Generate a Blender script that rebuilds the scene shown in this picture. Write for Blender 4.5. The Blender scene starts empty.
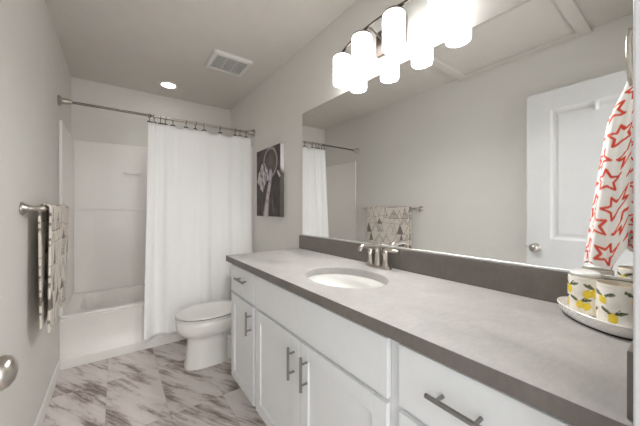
import bpy, bmesh, math, random
from mathutils import Vector, Matrix, noise
random.seed(7)
PI = math.pi
scene = bpy.context.scene
COL = scene.collection

# ------------------------------------------------------------------ camera, world, exposure
W, D, H = 1.524, 3.546, 2.467          # room width, depth, height
cam_d = bpy.data.cameras.new('camera')
cam_d.sensor_width = 36.0
cam_d.lens = 36.0 * 278.49 / 640.0
cam_d.shift_y = -4.23 / 640.0
cam_d.clip_start = 0.01
cam = bpy.data.objects.new('camera', cam_d)
COL.objects.link(cam)
cam.location = (0.3444, 0.0, 1.2072)
cam.rotation_euler = (PI / 2, 0, -0.6323)
scene.camera = cam

world = bpy.data.worlds.new('hall_daylight')
scene.world = world
world.use_nodes = True
wn = world.node_tree.nodes
wn['Background'].inputs[0].default_value = (1.0, 0.995, 0.985, 1)
wn['Background'].inputs[1].default_value = 0.7

# daylight of the hall entering by the open doorway the camera stands in (guides sampling of the world light)
pl = bpy.data.lights.new('doorway_portal', 'AREA')
pl.shape = 'RECTANGLE'; pl.size = 0.78; pl.size_y = 2.07
pl.cycles.is_portal = True
plo = bpy.data.objects.new('doorway_portal', pl)
COL.objects.link(plo)
plo.location = (0.4775, -0.085, 1.035)
plo.rotation_euler = (PI / 2, 0, 0)   # faces into the room

# unseen fill light added straight behind the doorway to lift the curtain end
hl = bpy.data.lights.new('doorway_fill_light', 'AREA')
hl.shape = 'RECTANGLE'; hl.size = 1.1; hl.size_y = 1.5; hl.energy = 20.0; hl.color = (1.0, 0.995, 0.985)
hlo = bpy.data.objects.new('doorway_fill_light', hl)
COL.objects.link(hlo)
hlo.location = (0.45, -1.25, 1.35)
hlo.rotation_euler = (PI / 2, 0, 0)

SHADE_L = 3.0       # radiance of the opal lamp shades
BULB_L = 106.0        # radiance of their open lower ends, where the bulbs show
CAN_L = 9.0         # radiance of the recessed light
vs = scene.view_settings
vs.view_transform = 'Standard'; vs.look = 'None'; vs.gamma = 1.0; vs.use_curve_mapping = False
vs.exposure = 0.70
scene.cycles.max_bounces = 10
scene.cycles.diffuse_bounces = 7
scene.cycles.caustics_reflective = True      # the big mirror lights the room too
scene.cycles.blur_glossy = 1.0
scene.cycles.sample_clamp_indirect = 20.0


# ------------------------------------------------------------------ helpers: colour and materials
def lin(c):
    return tuple(((v / 255.0) / 12.92 if v / 255.0 <= 0.04045 else ((v / 255.0 + 0.055) / 1.055) ** 2.4) for v in c)


def rgba(c):
    return (*lin(c), 1.0)


class Nodes:
    """small wrapper to write node graphs compactly"""
    def __init__(self, name):
        self.m = bpy.data.materials.new(name)
        self.m.use_nodes = True
        self.t = self.m.node_tree
        self.b = self.t.nodes['Principled BSDF']

    def new(self, kind, **kw):
        n = self.t.nodes.new(kind)
        for k, v in kw.items():
            if k.startswith('i_'):
                n.inputs[k[2:].replace('_', ' ')].default_value = v
            else:
                setattr(n, k, v)
        return n

    def link(self, a, b):
        self.t.links.new(a, b)

    def math(self, op, a, b=None, clamp=False):
        n = self.t.nodes.new('ShaderNodeMath'); n.operation = op; n.use_clamp = clamp
        for i, v in enumerate((a, b)):
            if v is None:
                continue
            if isinstance(v, (int, float)):
                n.inputs[i].default_value = v
            else:
                self.link(v, n.inputs[i])
        return n.outputs[0]

    def coords(self, scale=(1, 1, 1), rot=(0, 0, 0)):
        tc = self.t.nodes.new('ShaderNodeTexCoord')
        mp = self.t.nodes.new('ShaderNodeMapping')
        mp.inputs['Scale'].default_value = scale
        mp.inputs['Rotation'].default_value = rot
        self.link(tc.outputs['Object'], mp.inputs['Vector'])
        return mp.outputs[0]

    def noise(self, vec, scale, detail=3, rough=0.5):
        n = self.new('ShaderNodeTexNoise')
        n.inputs['Scale'].default_value = scale
        n.inputs['Detail'].default_value = detail
        n.inputs['Roughness'].default_value = rough
        self.link(vec, n.inputs['Vector'])
        return n.outputs['Fac']

    def ramp(self, fac, stops):
        r = self.t.nodes.new('ShaderNodeValToRGB')
        e = r.color_ramp.elements
        while len(e) < len(stops):
            e.new(0.5)
        for x, (p, c) in zip(e, stops):
            x.position = p
            x.color = c if len(c) == 4 else (*c, 1)
        self.link(fac, r.inputs[0])
        return r.outputs[0]

    def mix(self, fac, a, b):
        n = self.t.nodes.new('ShaderNodeMix'); n.data_type = 'RGBA'
        for s, v in ((n.inputs[0], fac), (n.inputs[6], a), (n.inputs[7], b)):
            if isinstance(v, (int, float)):
                s.default_value = v
            elif isinstance(v, tuple):
                s.default_value = v
            else:
                self.link(v, s)
        return n.outputs[2]

    def bump(self, h, strength, dist=0.002):
        n = self.t.nodes.new('ShaderNodeBump')
        n.inputs['Strength'].default_value = strength
        n.inputs['Distance'].default_value = dist
        self.link(h, n.inputs['Height'])
        self.link(n.outputs[0], self.b.inputs['Normal'])

    def set(self, rough=None, metal=None, spec=None, coat=None):
        if rough is not None: self.b.inputs['Roughness'].default_value = rough
        if metal is not None: self.b.inputs['Metallic'].default_value = metal
        if spec is not None: self.b.inputs['Specular IOR Level'].default_value = spec
        if coat is not None: self.b.inputs['Coat Weight'].default_value = coat
        return self


def plain(name, c, rough=0.5, metal=0.0, var=0.03, scale=20.0, bump=0.0, bscale=200.0, spec=None, coat=None):
    """a base colour with a little procedural unevenness, and optional fine bump"""
    n = Nodes(name)
    v = n.coords()
    f = n.noise(v, scale)
    l = lin(c)
    n.link(n.ramp(f, [(0.3, tuple(x * (1 - var) for x in l)), (0.7, tuple(min(1, x * (1 + var)) for x in l))]), n.b.inputs['Base Color'])
    n.set(rough, metal, spec, coat)
    if bump:
        n.bump(n.noise(v, bscale, 2), bump, 0.001)
    return n.m


def emissive(name, c, strength):
    n = Nodes(name)
    n.b.inputs['Base Color'].default_value = (0.9, 0.9, 0.9, 1)
    n.b.inputs['Emission Color'].default_value = (*c, 1)
    n.b.inputs['Emission Strength'].default_value = strength
    n.set(0.3)
    return n.m


def painted(name, rough=0.8, bump=0.0, bscale=300.0, coat=None, weave=False):
    """colour comes from the pattern stored on the mesh"""
    n = Nodes(name)
    a = n.new('ShaderNodeAttribute', attribute_name='pattern')
    n.link(a.outputs['Color'], n.b.inputs['Base Color'])
    n.set(rough, 0.0, None, coat)
    if bump:
        n.bump(n.noise(n.coords(), bscale, 2), bump, 0.002)
    return n.m


MAT = {}
MAT['wall'] = plain('greige_wall_paint', (219, 217, 212), 0.7, var=0.012, scale=6, bump=0.12, bscale=260)
MAT['ceiling'] = plain('greige_ceiling_paint', (212, 207, 201), 0.85, var=0.015, scale=9, bump=0.25, bscale=180)
MAT['trim'] = plain('white_trim_paint', (206, 206, 206), 0.4, var=0.01)
MAT['baseboard'] = plain('white_baseboard_paint', (236, 235, 232), 0.4, var=0.01)
MAT['door'] = plain('white_door_paint', (212, 213, 213), 0.38, var=0.01)
MAT['cabinet'] = plain('white_cabinet_lacquer', (228, 230, 231), 0.38, var=0.01)
MAT['cab_dark'] = plain('dark_cabinet_recess', (110, 108, 104), 0.7)
MAT['porcelain'] = plain('white_porcelain', (244, 243, 240), 0.12, var=0.006, coat=0.4)
MAT['seat'] = plain('white_seat_plastic', (234, 233, 230), 0.22, var=0.006)
MAT['nickel'] = plain('brushed_nickel', (190, 184, 176), 0.28, 1.0, var=0.05, scale=60)
MAT['nickel_dark'] = plain('dark_brushed_nickel', (120, 112, 106), 0.3, 1.0, var=0.06, scale=60)
MAT['bronze'] = plain('oil_rubbed_metal', (58, 52, 48), 0.35, 0.9, var=0.08)
MAT['pull'] = plain('satin_steel_pull', (150, 148, 146), 0.34, 1.0, var=0.05, scale=90)
MAT['channel'] = plain('satin_aluminium', (235, 235, 233), 0.45, 0.7, var=0.01)
MAT['chrome'] = plain('polished_chrome', (225, 225, 225), 0.06, 1.0, var=0.01)
MAT['vent'] = plain('white_vent_plastic', (222, 220, 216), 0.45, var=0.01)
MAT['vent_dark'] = plain('dark_vent_cavity', (70, 67, 64), 0.8)
MAT['white_plastic'] = plain('white_plastic', (236, 236, 234), 0.35, var=0.01)
MAT['frosted'] = plain('frosted_lid', (236, 236, 233), 0.25, var=0.02)
MAT['tray'] = plain('white_glazed_tray', (248, 246, 243), 0.2, var=0.01, coat=0.3)
MAT['tray_edge'] = plain('dark_tray_edge', (60, 48, 40), 0.5, var=0.2)
MAT['gap_shade'] = plain('painted_gap_shade', (84, 82, 80), 0.7)
MAT['shade'] = emissive('lit_opal_glass', (1.0, 0.995, 0.98), SHADE_L)
MAT['bulb'] = emissive('lit_bulb', (1.0, 0.995, 0.98), BULB_L)
MAT['can'] = emissive('lit_lens', (1.0, 0.985, 0.96), CAN_L)
MAT['pattern_cloth'] = painted('printed_cloth', 0.95, 0.35, 700)
MAT['pattern_glaze'] = painted('printed_glaze', 0.2, 0.0, coat=0.3)
MAT['pattern_canvas'] = painted('printed_canvas', 0.7, 0.15, 900)

# mirror
n = Nodes('mirror_glass')
n.b.inputs['Base Color'].default_value = (0.93, 0.935, 0.93, 1)
n.set(0.0, 1.0)
MAT['mirror'] = n.m

# shower curtain: white woven cotton, slightly translucent, with fine vertical ribs
n = Nodes('white_curtain_cloth')
v = n.coords()
w = n.new('ShaderNodeTexWave', wave_type='BANDS', bands_direction='X')
w.inputs['Scale'].default_value = 26
w.inputs['Distortion'].default_value = 0.4
n.link(v, w.inputs['Vector'])
n.link(n.ramp(w.outputs['Fac'], [(0.0, lin((250, 250, 249))), (1.0, lin((252, 252, 252)))]), n.b.inputs['Base Color'])
n.set(0.9)
n.bump(n.noise(v, 500, 2), 0.2, 0.001)
tr = n.new('ShaderNodeBsdfTranslucent')
tr.inputs['Color'].default_value = (0.85, 0.84, 0.82, 1)
mx = n.new('ShaderNodeMixShader')
mx.inputs[0].default_value = 0.06
n.link(n.b.outputs[0], mx.inputs[1]); n.link(tr.outputs[0], mx.inputs[2])
n.link(mx.outputs[0], n.t.nodes['Material Output'].inputs['Surface'])
MAT['curtain'] = n.m

# acrylic surround with faint moulded tile joints
n = Nodes('white_acrylic')
n.b.inputs['Base Color'].default_value = rgba((236, 233, 230))
n.set(0.28, 0.0, 0.4)
MAT['acrylic'] = n.m
n = Nodes('white_acrylic_tile')
tc = n.new('ShaderNodeTexCoord')
sx = n.new('ShaderNodeSeparateXYZ'); n.link(tc.outputs['Object'], sx.inputs[0])
cx = n.new('ShaderNodeCombineXYZ')
n.link(n.math('ADD', sx.outputs[0], sx.outputs[1]), cx.inputs[0]); n.link(sx.outputs[2], cx.inputs[1])
br = n.new('ShaderNodeTexBrick')
br.inputs['Scale'].default_value = 1.0
br.inputs['Mortar Size'].default_value = 0.004
br.inputs['Mortar Smooth'].default_value = 0.6
br.inputs['Brick Width'].default_value = 0.2
br.inputs['Row Height'].default_value = 0.1
n.link(cx.outputs[0], br.inputs['Vector'])
n.b.inputs['Base Color'].default_value = rgba((236, 233, 230))
n.set(0.28, 0.0, 0.4)
n.bump(n.math('SUBTRACT', 1.0, br.outputs['Fac']), 0.22, 0.001)
MAT['acrylic_tile'] = n.m

# one laminate recipe in two tones: paler worktop, darker splashes and edge band
def laminate(name, c, spread, scratch):
    n = Nodes(name)
    v = n.coords()
    f1 = n.noise(v, 9, 6, 0.6)
    f2 = n.noise(n.coords((1, 3, 1), (0, 0, 0.5)), 30, 5, 0.65)
    f = n.math('ADD', n.math('MULTIPLY', f1, 0.6), n.math('MULTIPLY', f2, 0.4))
    lo, hi = tuple(x - spread for x in c), tuple(x + spread for x in c)
    base = n.ramp(f, [(0.32, lin(lo)), (0.5, lin(c)), (0.68, lin(hi))])
    sc = n.noise(n.coords((2, 14, 1), (0, 0, 0.35)), 9, 4, 0.7)
    scr = n.ramp(sc, [(0.66, (0, 0, 0)), (0.78, (1, 1, 1))])
    n.link(n.mix(n.math('MULTIPLY', scr, scratch), base, rgba(tuple(min(255, x + 34) for x in c))), n.b.inputs['Base Color'])
    n.set(0.42, 0.0, 0.5)
    return n.m


MAT['laminate'] = laminate('paler_laminate', (168, 165, 162), 12, 0.35)
MAT['stone'] = laminate('darker_laminate', (112, 106, 101), 10, 0.1)

# marble-look floor tiles, 305 x 610, streaks running diagonally with each tile cut from another slab
n = Nodes('streaked_marble_tile')
tc = n.new('ShaderNodeTexCoord')
sp = n.new('ShaderNodeSeparateXYZ'); n.link(tc.outputs['Object'], sp.inputs[0])
X = n.math('DIVIDE', n.math('ADD', sp.outputs[0], 10 * 0.305 + 0.010), 0.305)
Y = n.math('DIVIDE', n.math('ADD', sp.outputs[1], 10 * 0.61), 0.61)
ix, iy = n.math('FLOOR', X), n.math('FLOOR', Y)
fx, fy = n.math('FRACT', X), n.math('FRACT', Y)
cb = n.new('ShaderNodeCombineXYZ'); n.link(ix, cb.inputs[0]); n.link(iy, cb.inputs[1])
wnz = n.new('ShaderNodeTexWhiteNoise', noise_dimensions='2D'); n.link(cb.outputs[0], wnz.inputs['Vector'])
off = n.new('ShaderNodeVectorMath', operation='SCALE'); off.inputs['Scale'].default_value = 7.0
n.link(wnz.outputs['Color'], off.inputs[0])
va = n.new('ShaderNodeVectorMath', operation='ADD')
n.link(tc.outputs['Object'], va.inputs[0]); n.link(off.outputs[0], va.inputs[1])
m1 = n.new('ShaderNodeMapping')
m1.inputs['Rotation'].default_value = (0, 0, -0.52)
n.link(va.outputs[0], m1.inputs['Vector'])


def stretched(sx_, sy_):
    m2 = n.new('ShaderNodeMapping'); m2.inputs['Scale'].default_value = (sx_, sy_, 1)
    n.link(m1.outputs[0], m2.inputs['Vector'])
    return m2.outputs[0]


streak = n.noise(stretched(6.0, 0.8), 3.2, 9, 0.68)
patch = n.noise(stretched(2.6, 0.8), 2.4, 3, 0.5)
fine = n.noise(stretched(9, 1.0), 6, 7, 0.7)
grain = n.noise(stretched(8, 6), 14, 5, 0.7)
tot = n.math('ADD', n.math('MULTIPLY', streak, 0.46), n.math('ADD', n.math('MULTIPLY', patch, 0.32), n.math('ADD', n.math('MULTIPLY', fine, 0.20), n.math('MULTIPLY', grain, 0.05))))
stone = n.ramp(tot, [(0.40, lin((226, 219, 217))), (0.505, lin((213, 206, 203))), (0.54, lin((184, 173, 167))), (0.58, lin((136, 124, 117))), (0.65, lin((92, 82, 76)))])
jx = n.math('LESS_THAN', n.math('MINIMUM', fx, n.math('SUBTRACT', 1.0, fx)), 0.004)
jy = n.math('LESS_THAN', n.math('MINIMUM', fy, n.math('SUBTRACT', 1.0, fy)), 0.002)
jt = n.math('MAXIMUM', jx, jy)
n.link(n.mix(n.math('MULTIPLY', jt, 0.25), stone, rgba((150, 142, 137))), n.b.inputs['Base Color'])
n.set(0.38)
MAT['floor'] = n.m


# ------------------------------------------------------------------ helpers: meshes and objects
class MB:
    def __init__(self):
        self.bm = bmesh.new()

    def box(self, x0, x1, y0, y1, z0, z1, bevel=0.0, seg=2):
        v = [self.bm.verts.new((x, y, z)) for x in (x0, x1) for y in (y0, y1) for z in (z0, z1)]
        fs = [(0, 1, 3, 2), (4, 6, 7, 5), (0, 4, 5, 1), (2, 3, 7, 6), (0, 2, 6, 4), (1, 5, 7, 3)]
        faces = [self.bm.faces.new([v[i] for i in f]) for f in fs]
        if bevel:
            es = list({e for f in faces for e in f.edges})
            bmesh.ops.bevel(self.bm, geom=es, offset=bevel, segments=seg, affect='EDGES', profile=0.5)
        return self

    def loft(self, rings, cap0=True, cap1=True, closed=True):
        R = [[self.bm.verts.new(p) for p in r] for r in rings]
        n = len(R[0])
        for a, b in zip(R, R[1:]):
            for i in range(n if closed else n - 1):
                j = (i + 1) % n
                self.bm.faces.new((a[i], a[j], b[j], b[i]))
        if cap0: self.bm.faces.new(list(reversed(R[0])))
        if cap1: self.bm.faces.new(R[-1])
        return self

    def lathe(self, prof, origin=(0, 0, 0), axis=(0, 0, 1), n=32, caps=(True, True)):
        """prof: (radius, height along axis)"""
        q = Vector((0, 0, 1)).rotation_difference(Vector(axis).normalized())
        o = Vector(origin)
        rings = []
        for r, h in prof:
            r = max(r, 1e-5)
            rings.append([o + q @ Vector((r * math.cos(2 * PI * i / n), r * math.sin(2 * PI * i / n), h)) for i in range(n)])
        return self.loft(rings, *caps)

    def tube(self, pts, rad, n=12, closed=False):
        pts = [Vector(p) for p in pts]
        rads = rad if isinstance(rad, (list, tuple)) else [rad] * len(pts)
        N = len(pts)
        rings = []
        up = None
        for i, p in enumerate(pts):
            if closed:
                t = (pts[(i + 1) % N] - pts[i - 1]).normalized()
            else:
                t = (pts[min(i + 1, N - 1)] - pts[max(i - 1, 0)]).normalized()
            if up is None:
                up = t.orthogonal().normalized()
            up = (up - t * up.dot(t)).normalized()
            s = t.cross(up)
            rings.append([p + rads[i] * (math.cos(2 * PI * k / n) * up + math.sin(2 * PI * k / n) * s) for k in range(n)])
        if closed:
            rings.append(rings[0])
            self.loft(rings, False, False)
            bmesh.ops.remove_doubles(self.bm, verts=self.bm.verts, dist=1e-6)
            return self
        return self.loft(rings)

    def sphere(self, c, r, n=16, squash=(1, 1, 1)):
        prof = [(r * math.sin(PI * i / n), -r * math.cos(PI * i / n)) for i in range(n + 1)]
        s0 = len(self.bm.verts)
        self.lathe(prof, (0, 0, 0), n=n * 2, caps=(False, False))
        self.bm.verts.ensure_lookup_table()
        for v in self.bm.verts[s0:]:
            v.co = Vector((v.co.x * squash[0], v.co.y * squash[1], v.co.z * squash[2])) + Vector(c)
        return self

    def grid(self, f, nu, nv, close_u=False):
        V = [[self.bm.verts.new(f(i / nu, j / nv)) for i in range(nu if close_u else nu + 1)] for j in range(nv + 1)]
        m = len(V[0])
        for j in range(nv):
            for i in range(nu):
                self.bm.faces.new((V[j][i], V[j][(i + 1) % m], V[j + 1][(i + 1) % m], V[j + 1][i]))
        self.uvs = [(i / nu, j / nv) for j in range(nv + 1) for i in range(m)]
        return self


def make(name, mb, mat, parent=None, smooth=False, recalc=True, angle=None):
    bm = mb.bm
    if recalc:
        bmesh.ops.recalc_face_normals(bm, faces=bm.faces)
    if parent is not None:
        off = parent.location
        p = parent.parent
        while p is not None:
            off = off + p.location
            p = p.parent
        bmesh.ops.translate(bm, verts=bm.verts, vec=-off)
    me = bpy.data.meshes.new(name)
    bm.to_mesh(me); bm.free()
    if smooth:
        for p in me.polygons:
            p.use_smooth = True
        if angle:
            try:
                me.set_sharp_from_angle(angle=math.radians(angle))
            except Exception:
                pass
    me.materials.append(MAT[mat] if isinstance(mat, str) else mat)
    o = bpy.data.objects.new(name, me)
    COL.objects.link(o)
    if parent is not None:
        o.parent = parent
    return o


def paint(o, colours):
    a = o.data.color_attributes.new('pattern', 'FLOAT_COLOR', 'POINT')
    buf = []
    for c in colours:
        buf.extend((*c[:3], 1.0))
    a.data.foreach_set('color', buf)


def tag(o, label, cat, group=None):
    o['label'] = label; o['category'] = cat
    if group: o['group'] = group
    return o


def thing(name, loc, label, cat, group=None):
    o = bpy.data.objects.new(name, None)
    o.empty_display_size = 0.05
    COL.objects.link(o)
    o.location = loc
    return tag(o, label, cat, group)


def struct(name, mb, mat, **k):
    o = make(name, mb, mat, **k)
    o['kind'] = 'structure'
    return o


def solid(o, t, off=0):
    m = o.modifiers.new('thickness', 'SOLIDIFY'); m.thickness = t; m.offset = off
    return o


def sstep(a, b, x):
    t = min(1, max(0, (x - a) / (b - a)))
    return t * t * (3 - 2 * t)


def mixc(a, b, t):
    return tuple(x + (y - x) * t for x, y in zip(a, b))


def superellipse(cx, cy, z, xf, xb, yh, p, n=48):
    """ring in the xy plane, front half-length xf (towards -x), back half-length xb"""
    r = []
    for i in range(n):
        a = 2 * PI * i / n
        c, s = math.cos(a), math.sin(a)
        c2 = math.copysign(abs(c) ** (2 / p), c); s2 = math.copysign(abs(s) ** (2 / p), s)
        r.append((cx + (xb if c2 > 0 else xf) * c2, cy + yh * s2, z))
    return r


# ------------------------------------------------------------------ the room shell
Y0 = 0.042          # inner face of the doorway wall
YH = -0.075         # hall side of that wall
DX0, DX1, DZ = 0.09, 0.865, 2.085   # door opening
struct('floor', MB().box(-0.12, W + 0.12, -1.3, D + 0.12, -0.08, 0.0), 'floor')
struct('ceiling', MB().box(-0.12, W + 0.12, YH, D + 0.12, H, H + 0.08), 'ceiling')
struct('wall_left', MB().box(-0.12, 0.0, YH, D + 0.12, 0, H), 'wall')
struct('wall_right', MB().box(W, W + 0.12, YH, D + 0.12, 0, H), 'wall')
struct('wall_back', MB().box(0, W, D, D + 0.12, 0, H), 'wall')
struct('wall_front', MB().box(0, DX0 - 0.012, YH, Y0, 0, H).box(DX1 + 0.012, W, YH, Y0, 0, H)
       .box(DX0 - 0.012, DX1 + 0.012, YH, Y0, DZ + 0.012, H), 'wall')
# jamb lining and casing of the doorway
struct('trim_1', MB().box(DX0 - 0.012, DX0, YH, Y0, 0, DZ).box(DX1, DX1 + 0.012, YH, Y0, 0, DZ)
       .box(DX0 - 0.012, DX1 + 0.012, YH, Y0, DZ, DZ + 0.012), 'trim')
struct('trim_2', MB().box(DX1 + 0.001, DX1 + 0.058, Y0, Y0 + 0.0075, 0, DZ + 0.055, 0.002)
       .box(DX0 - 0.058, DX0 - 0.001, Y0, Y0 + 0.0075, 0, DZ + 0.055, 0.002)
       .box(DX0 - 0.058, DX1 + 0.058, Y0, Y0 + 0.0075, DZ + 0.001, DZ + 0.058, 0.002), 'trim')
TUBY = 2.83
struct('baseboard_left', MB().box(0, 0.012, Y0, TUBY - 0.02, 0, 0.088, 0.003), 'baseboard')
struct('baseboard_right', MB().box(W - 0.012, W, 1.86, TUBY - 0.02, 0, 0.088, 0.003), 'baseboard')

# ------------------------------------------------------------------ the open door lying against the left wall
XD = 0.128                         # its face
dm = MB()
dy0, dy1, dz0, dz1 = 0.053, 0.79, 0.012, 2.072
xs0 = XD - 0.035
panels = [(0.185, 0.648, 0.25, 0.695), (0.185, 0.648, 0.985, 1.932)]
ys = [dy0, 0.185, 0.648, dy1]
dm.box(xs0, XD - 0.008, dy0, dy1, dz0, dz1)
dm.box(XD - 0.008, XD, dy0, ys[1], dz0, dz1).box(XD - 0.008, XD, ys[2], dy1, dz0, dz1)
for z0, z1 in ((dz0, 0.25), (0.695, 0.985), (1.932, dz1)):
    dm.box(XD - 0.008, XD, ys[1], ys[2], z0, z1)
for (a, b, c, d_) in panels:
    # moulded slope then raised field
    o_, i_ = 0.0, 0.03
    r0 = [(XD - 0.001, a, c), (XD - 0.001, b, c), (XD - 0.001, b, d_), (XD - 0.001, a, d_)]
    r1 = [(XD - 0.0075, a + .016, c + .016), (XD - 0.0075, b - .016, c + .016), (XD - 0.0075, b - .016, d_ - .016), (XD - 0.0075, a + .016, d_ - .016)]
    r2 = [(XD - 0.0075, a + .03, c + .03), (XD - 0.0075, b - .03, c + .03), (XD - 0.0075, b - .03, d_ - .03), (XD - 0.0075, a + .03, d_ - .03)]
    r3 = [(XD - 0.002, a + .048, c + .048), (XD - 0.002, b - .048, c + .048), (XD - 0.002, b - .048, d_ - .048), (XD - 0.002, a + .048, d_ - .048)]
    dm.loft([r0, r1, r2, r3], False, True)
door = struct('door_1', dm, 'door')
kx = XD
knob = MB().lathe([(0.001, 0.0), (0.031, 0.0005), (0.031, 0.004), (0.027, 0.008), (0.013, 0.011), (0.011, 0.024), (0.014, 0.03),
                   (0.024, 0.036), (0.029, 0.045), (0.0295, 0.054), (0.026, 0.063), (0.018, 0.069), (0.008, 0.0715), (0.001, 0.072)],
                  (kx, 0.735, 0.915), (1, 0, 0), 36, (False, False))
make('door_knob', knob, 'nickel', door, smooth=True)['label'] = 'satin nickel door knob'
make('latch_plate', MB().box(xs0 + 0.006, XD - 0.006, dy1, dy1 + 0.002, 0.885, 0.945).box(xs0 + 0.012, XD - 0.012, dy1 + 0.002, dy1 + 0.012, 0.905, 0.925, 0.003), 'nickel', door)
for hz in (0.25, 1.05, 1.85):
    make('hinge', MB().lathe([(0.006, 0), (0.006, 0.09)], (XD + 0.004, dy0 + 0.004, hz), n=12), 'nickel', door, smooth=True, angle=40)
# small adhesive hook on the door
hk = MB().box(XD - 0.002, XD + 0.004, 0.392, 0.416, 1.862, 1.925, 0.0015)
hk.tube([(XD + 0.004, 0.404, 1.90), (XD + 0.008, 0.404, 1.88), (XD + 0.010, 0.404, 1.868), (XD + 0.018, 0.404, 1.862), (XD + 0.024, 0.404, 1.868), (XD + 0.025, 0.404, 1.88)], 0.004, 8)
tag(make('utility_hook', hk, 'white_plastic', smooth=True, angle=40), 'small white adhesive hook stuck on the upper door panel', 'hook')

# ------------------------------------------------------------------ bathtub and surround
tub = thing('bathtub', (W / 2, (TUBY + D) / 2, 0), 'white alcove bathtub behind the shower curtain', 'bathtub')


def rrect(x0, x1, y0, y1, z, r, n=10):
    pts = []
    for (cx_, cy_, a0) in ((x1 - r, y1 - r, 0), (x0 + r, y1 - r, PI / 2), (x0 + r, y0 + r, PI), (x1 - r, y0 + r, 1.5 * PI)):
        for k in range(n + 1):
            a = a0 + (PI / 2) * k / n
            pts.append((cx_ + r * math.cos(a), cy_ + r * math.sin(a), z))
    return pts


bx0, bx1, by0, by1 = 0.003, W - 0.003, TUBY, D - 0.004
rim = 0.398
rings = [rrect(bx0, bx1, by0 + 0.01, by1, rim - 0.03, 0.004), rrect(bx0, bx1, by0 + 0.002, by1, rim - 0.012, 0.006), rrect(bx0 + .004, bx1 - .004, by0 + .01, by1 - .004, rim, 0.01),
         rrect(bx0 + .085, bx1 - .085, by0 + .085, by1 - .06, rim, 0.12), rrect(bx0 + .10, bx1 - .10, by0 + .098, by1 - .072, rim - .012, 0.12),
         rrect(bx0 + .14, bx1 - .16, by0 + .12, by1 - .10, rim - .2, 0.13), rrect(bx0 + .19, bx1 - .24, by0 + .15, by1 - .13, 0.09, 0.14),
         rrect(bx0 + .26, bx1 - .32, by0 + .2, by1 - .18, 0.07, 0.14)]
make('basin', MB().loft(rings, False, True), 'acrylic', tub, smooth=True, angle=50)
ap = MB()
prof = [(0.0, TUBY - 0.007), (0.066, TUBY - 0.007), (0.074, TUBY - 0.005), (0.083, TUBY), (0.115, TUBY + 0.001), (0.122, TUBY + 0.006), (0.24, TUBY + 0.006), (rim - 0.05, TUBY + 0.006), (rim - 0.04, TUBY + 0.001), (rim - 0.028, TUBY + 0.001)]
ap.loft([[(x, y, z) for z, y in prof] + [(x, TUBY + 0.03, rim - 0.028), (x, TUBY + 0.03, 0.0)] for x in (0.0025, W - 0.0025)], True, True)
make('apron_panel', ap, 'acrylic', tub, smooth=True, angle=40)
make('drain', MB().lathe([(0.001, 0.074), (0.03, 0.074), (0.032, 0.0715)], (1.15, (TUBY + D) / 2 + .01, 0), n=24, caps=(False, False)), 'chrome', tub, smooth=True)

ss = thing('shower_surround', (W / 2, D - 0.02, rim + 0.001), 'glossy white three-wall shower surround above the tub', 'shower surround')
sz0, sz1 = rim + 0.001, 1.868
make('back_panel', MB().box(0.02, W - 0.02, D - 0.024, D - 0.004, sz0, sz1, 0.004), 'acrylic_tile', ss)
make('side_panel', MB().box(0.0005, 0.020, TUBY - 0.012, D - 0.004, sz0, sz1, 0.005), 'acrylic_tile', ss)
make('side_panel', MB().box(W - 0.020, W - 0.0005, TUBY - 0.012, D - 0.004, sz0, sz1, 0.005), 'acrylic_tile', ss)
make('shelf', MB().box(0.41, 0.56, D - 0.040, D - 0.022, 1.56, 1.60, 0.009, 3), 'acrylic', ss, smooth=True, angle=50)
make('shelf', MB().box(0.021, W - 0.021, D - 0.0262, D - 0.022, 1.185, 1.21, 0.002, 3), 'acrylic', ss, smooth=True, angle=50)

# ------------------------------------------------------------------ curtain rod, rings, curtain
RY, RZ = 2.80, 2.009
rod = thing('curtain_rod', (W / 2, RY, RZ), 'brushed nickel shower curtain rod spanning wall to wall', 'curtain rod')
make('rod', MB().tube([(0.02, RY, RZ), (W - 0.02, RY, RZ)], 0.0095, 16), 'nickel_dark', rod, smooth=True, angle=50)
for x, ax in ((0.001, 1), (W - 0.001, -1)):
    make('flange', MB().lathe([(0.001, 0), (0.038, 0.0), (0.039, 0.006), (0.032, 0.016), (0.024, 0.022), (0.022, 0.03), (0.0225, 0.052), (0.018, 0.058), (0.0155, 0.075), (0.0097, 0.078)],
                              (x, RY, RZ), (ax, 0, 0), 28, (False, False)), 'nickel', rod, smooth=True, angle=40)
make('sleeve', MB().tube([(0.60, RY, RZ), (W - 0.03, RY, RZ)], 0.0115, 16), 'nickel', rod, smooth=True, angle=50)

ring_x = [0.577, 0.612, 0.660, 0.698, 0.758, 0.865, 0.945, 1.023, 1.173, 1.322, 1.375, 1.439]
ordn = ['first', 'second', 'third', 'fourth', 'fifth', 'sixth', 'seventh', 'eighth', 'ninth', 'tenth', 'eleventh', 'last']
rm = MB()
rm.tube([(0, 0.0155 * math.sin(t), 0.0155 * math.cos(t)) for t in [i * 2 * PI / 20 for i in range(20)]], 0.0024, 8, True)
rm.tube([(0, 0, -0.0165), (0, -0.002, -0.030), (0, 0, -0.050)], 0.0028, 8)
for dx in (-0.013, 0.0, 0.013):
    rm.sphere((dx, -0.002, -0.050), 0.0065, 8)
rm.tube([(-0.013, -0.002, -0.050), (0.013, -0.002, -0.050)], 0.0032, 8)
ring0 = make('curtain_ring', rm, 'bronze', smooth=True)
for i, x in enumerate(ring_x):
    o = ring0 if i == 0 else ring0.copy()
    if i: COL.objects.link(o)
    o.location = (x, RY, RZ - 0.003)
    o.rotation_euler = (0, 0, (0.5 if i % 3 == 0 else -0.35 if i % 3 == 1 else 0.1))
    tag(o, f'dark metal curtain ring, {ordn[i]} from the open left edge of the curtain' if i < 11 else 'dark metal curtain ring closest to the right wall, last on the rod', 'curtain ring', 'curtain rings on the rod')


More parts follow.
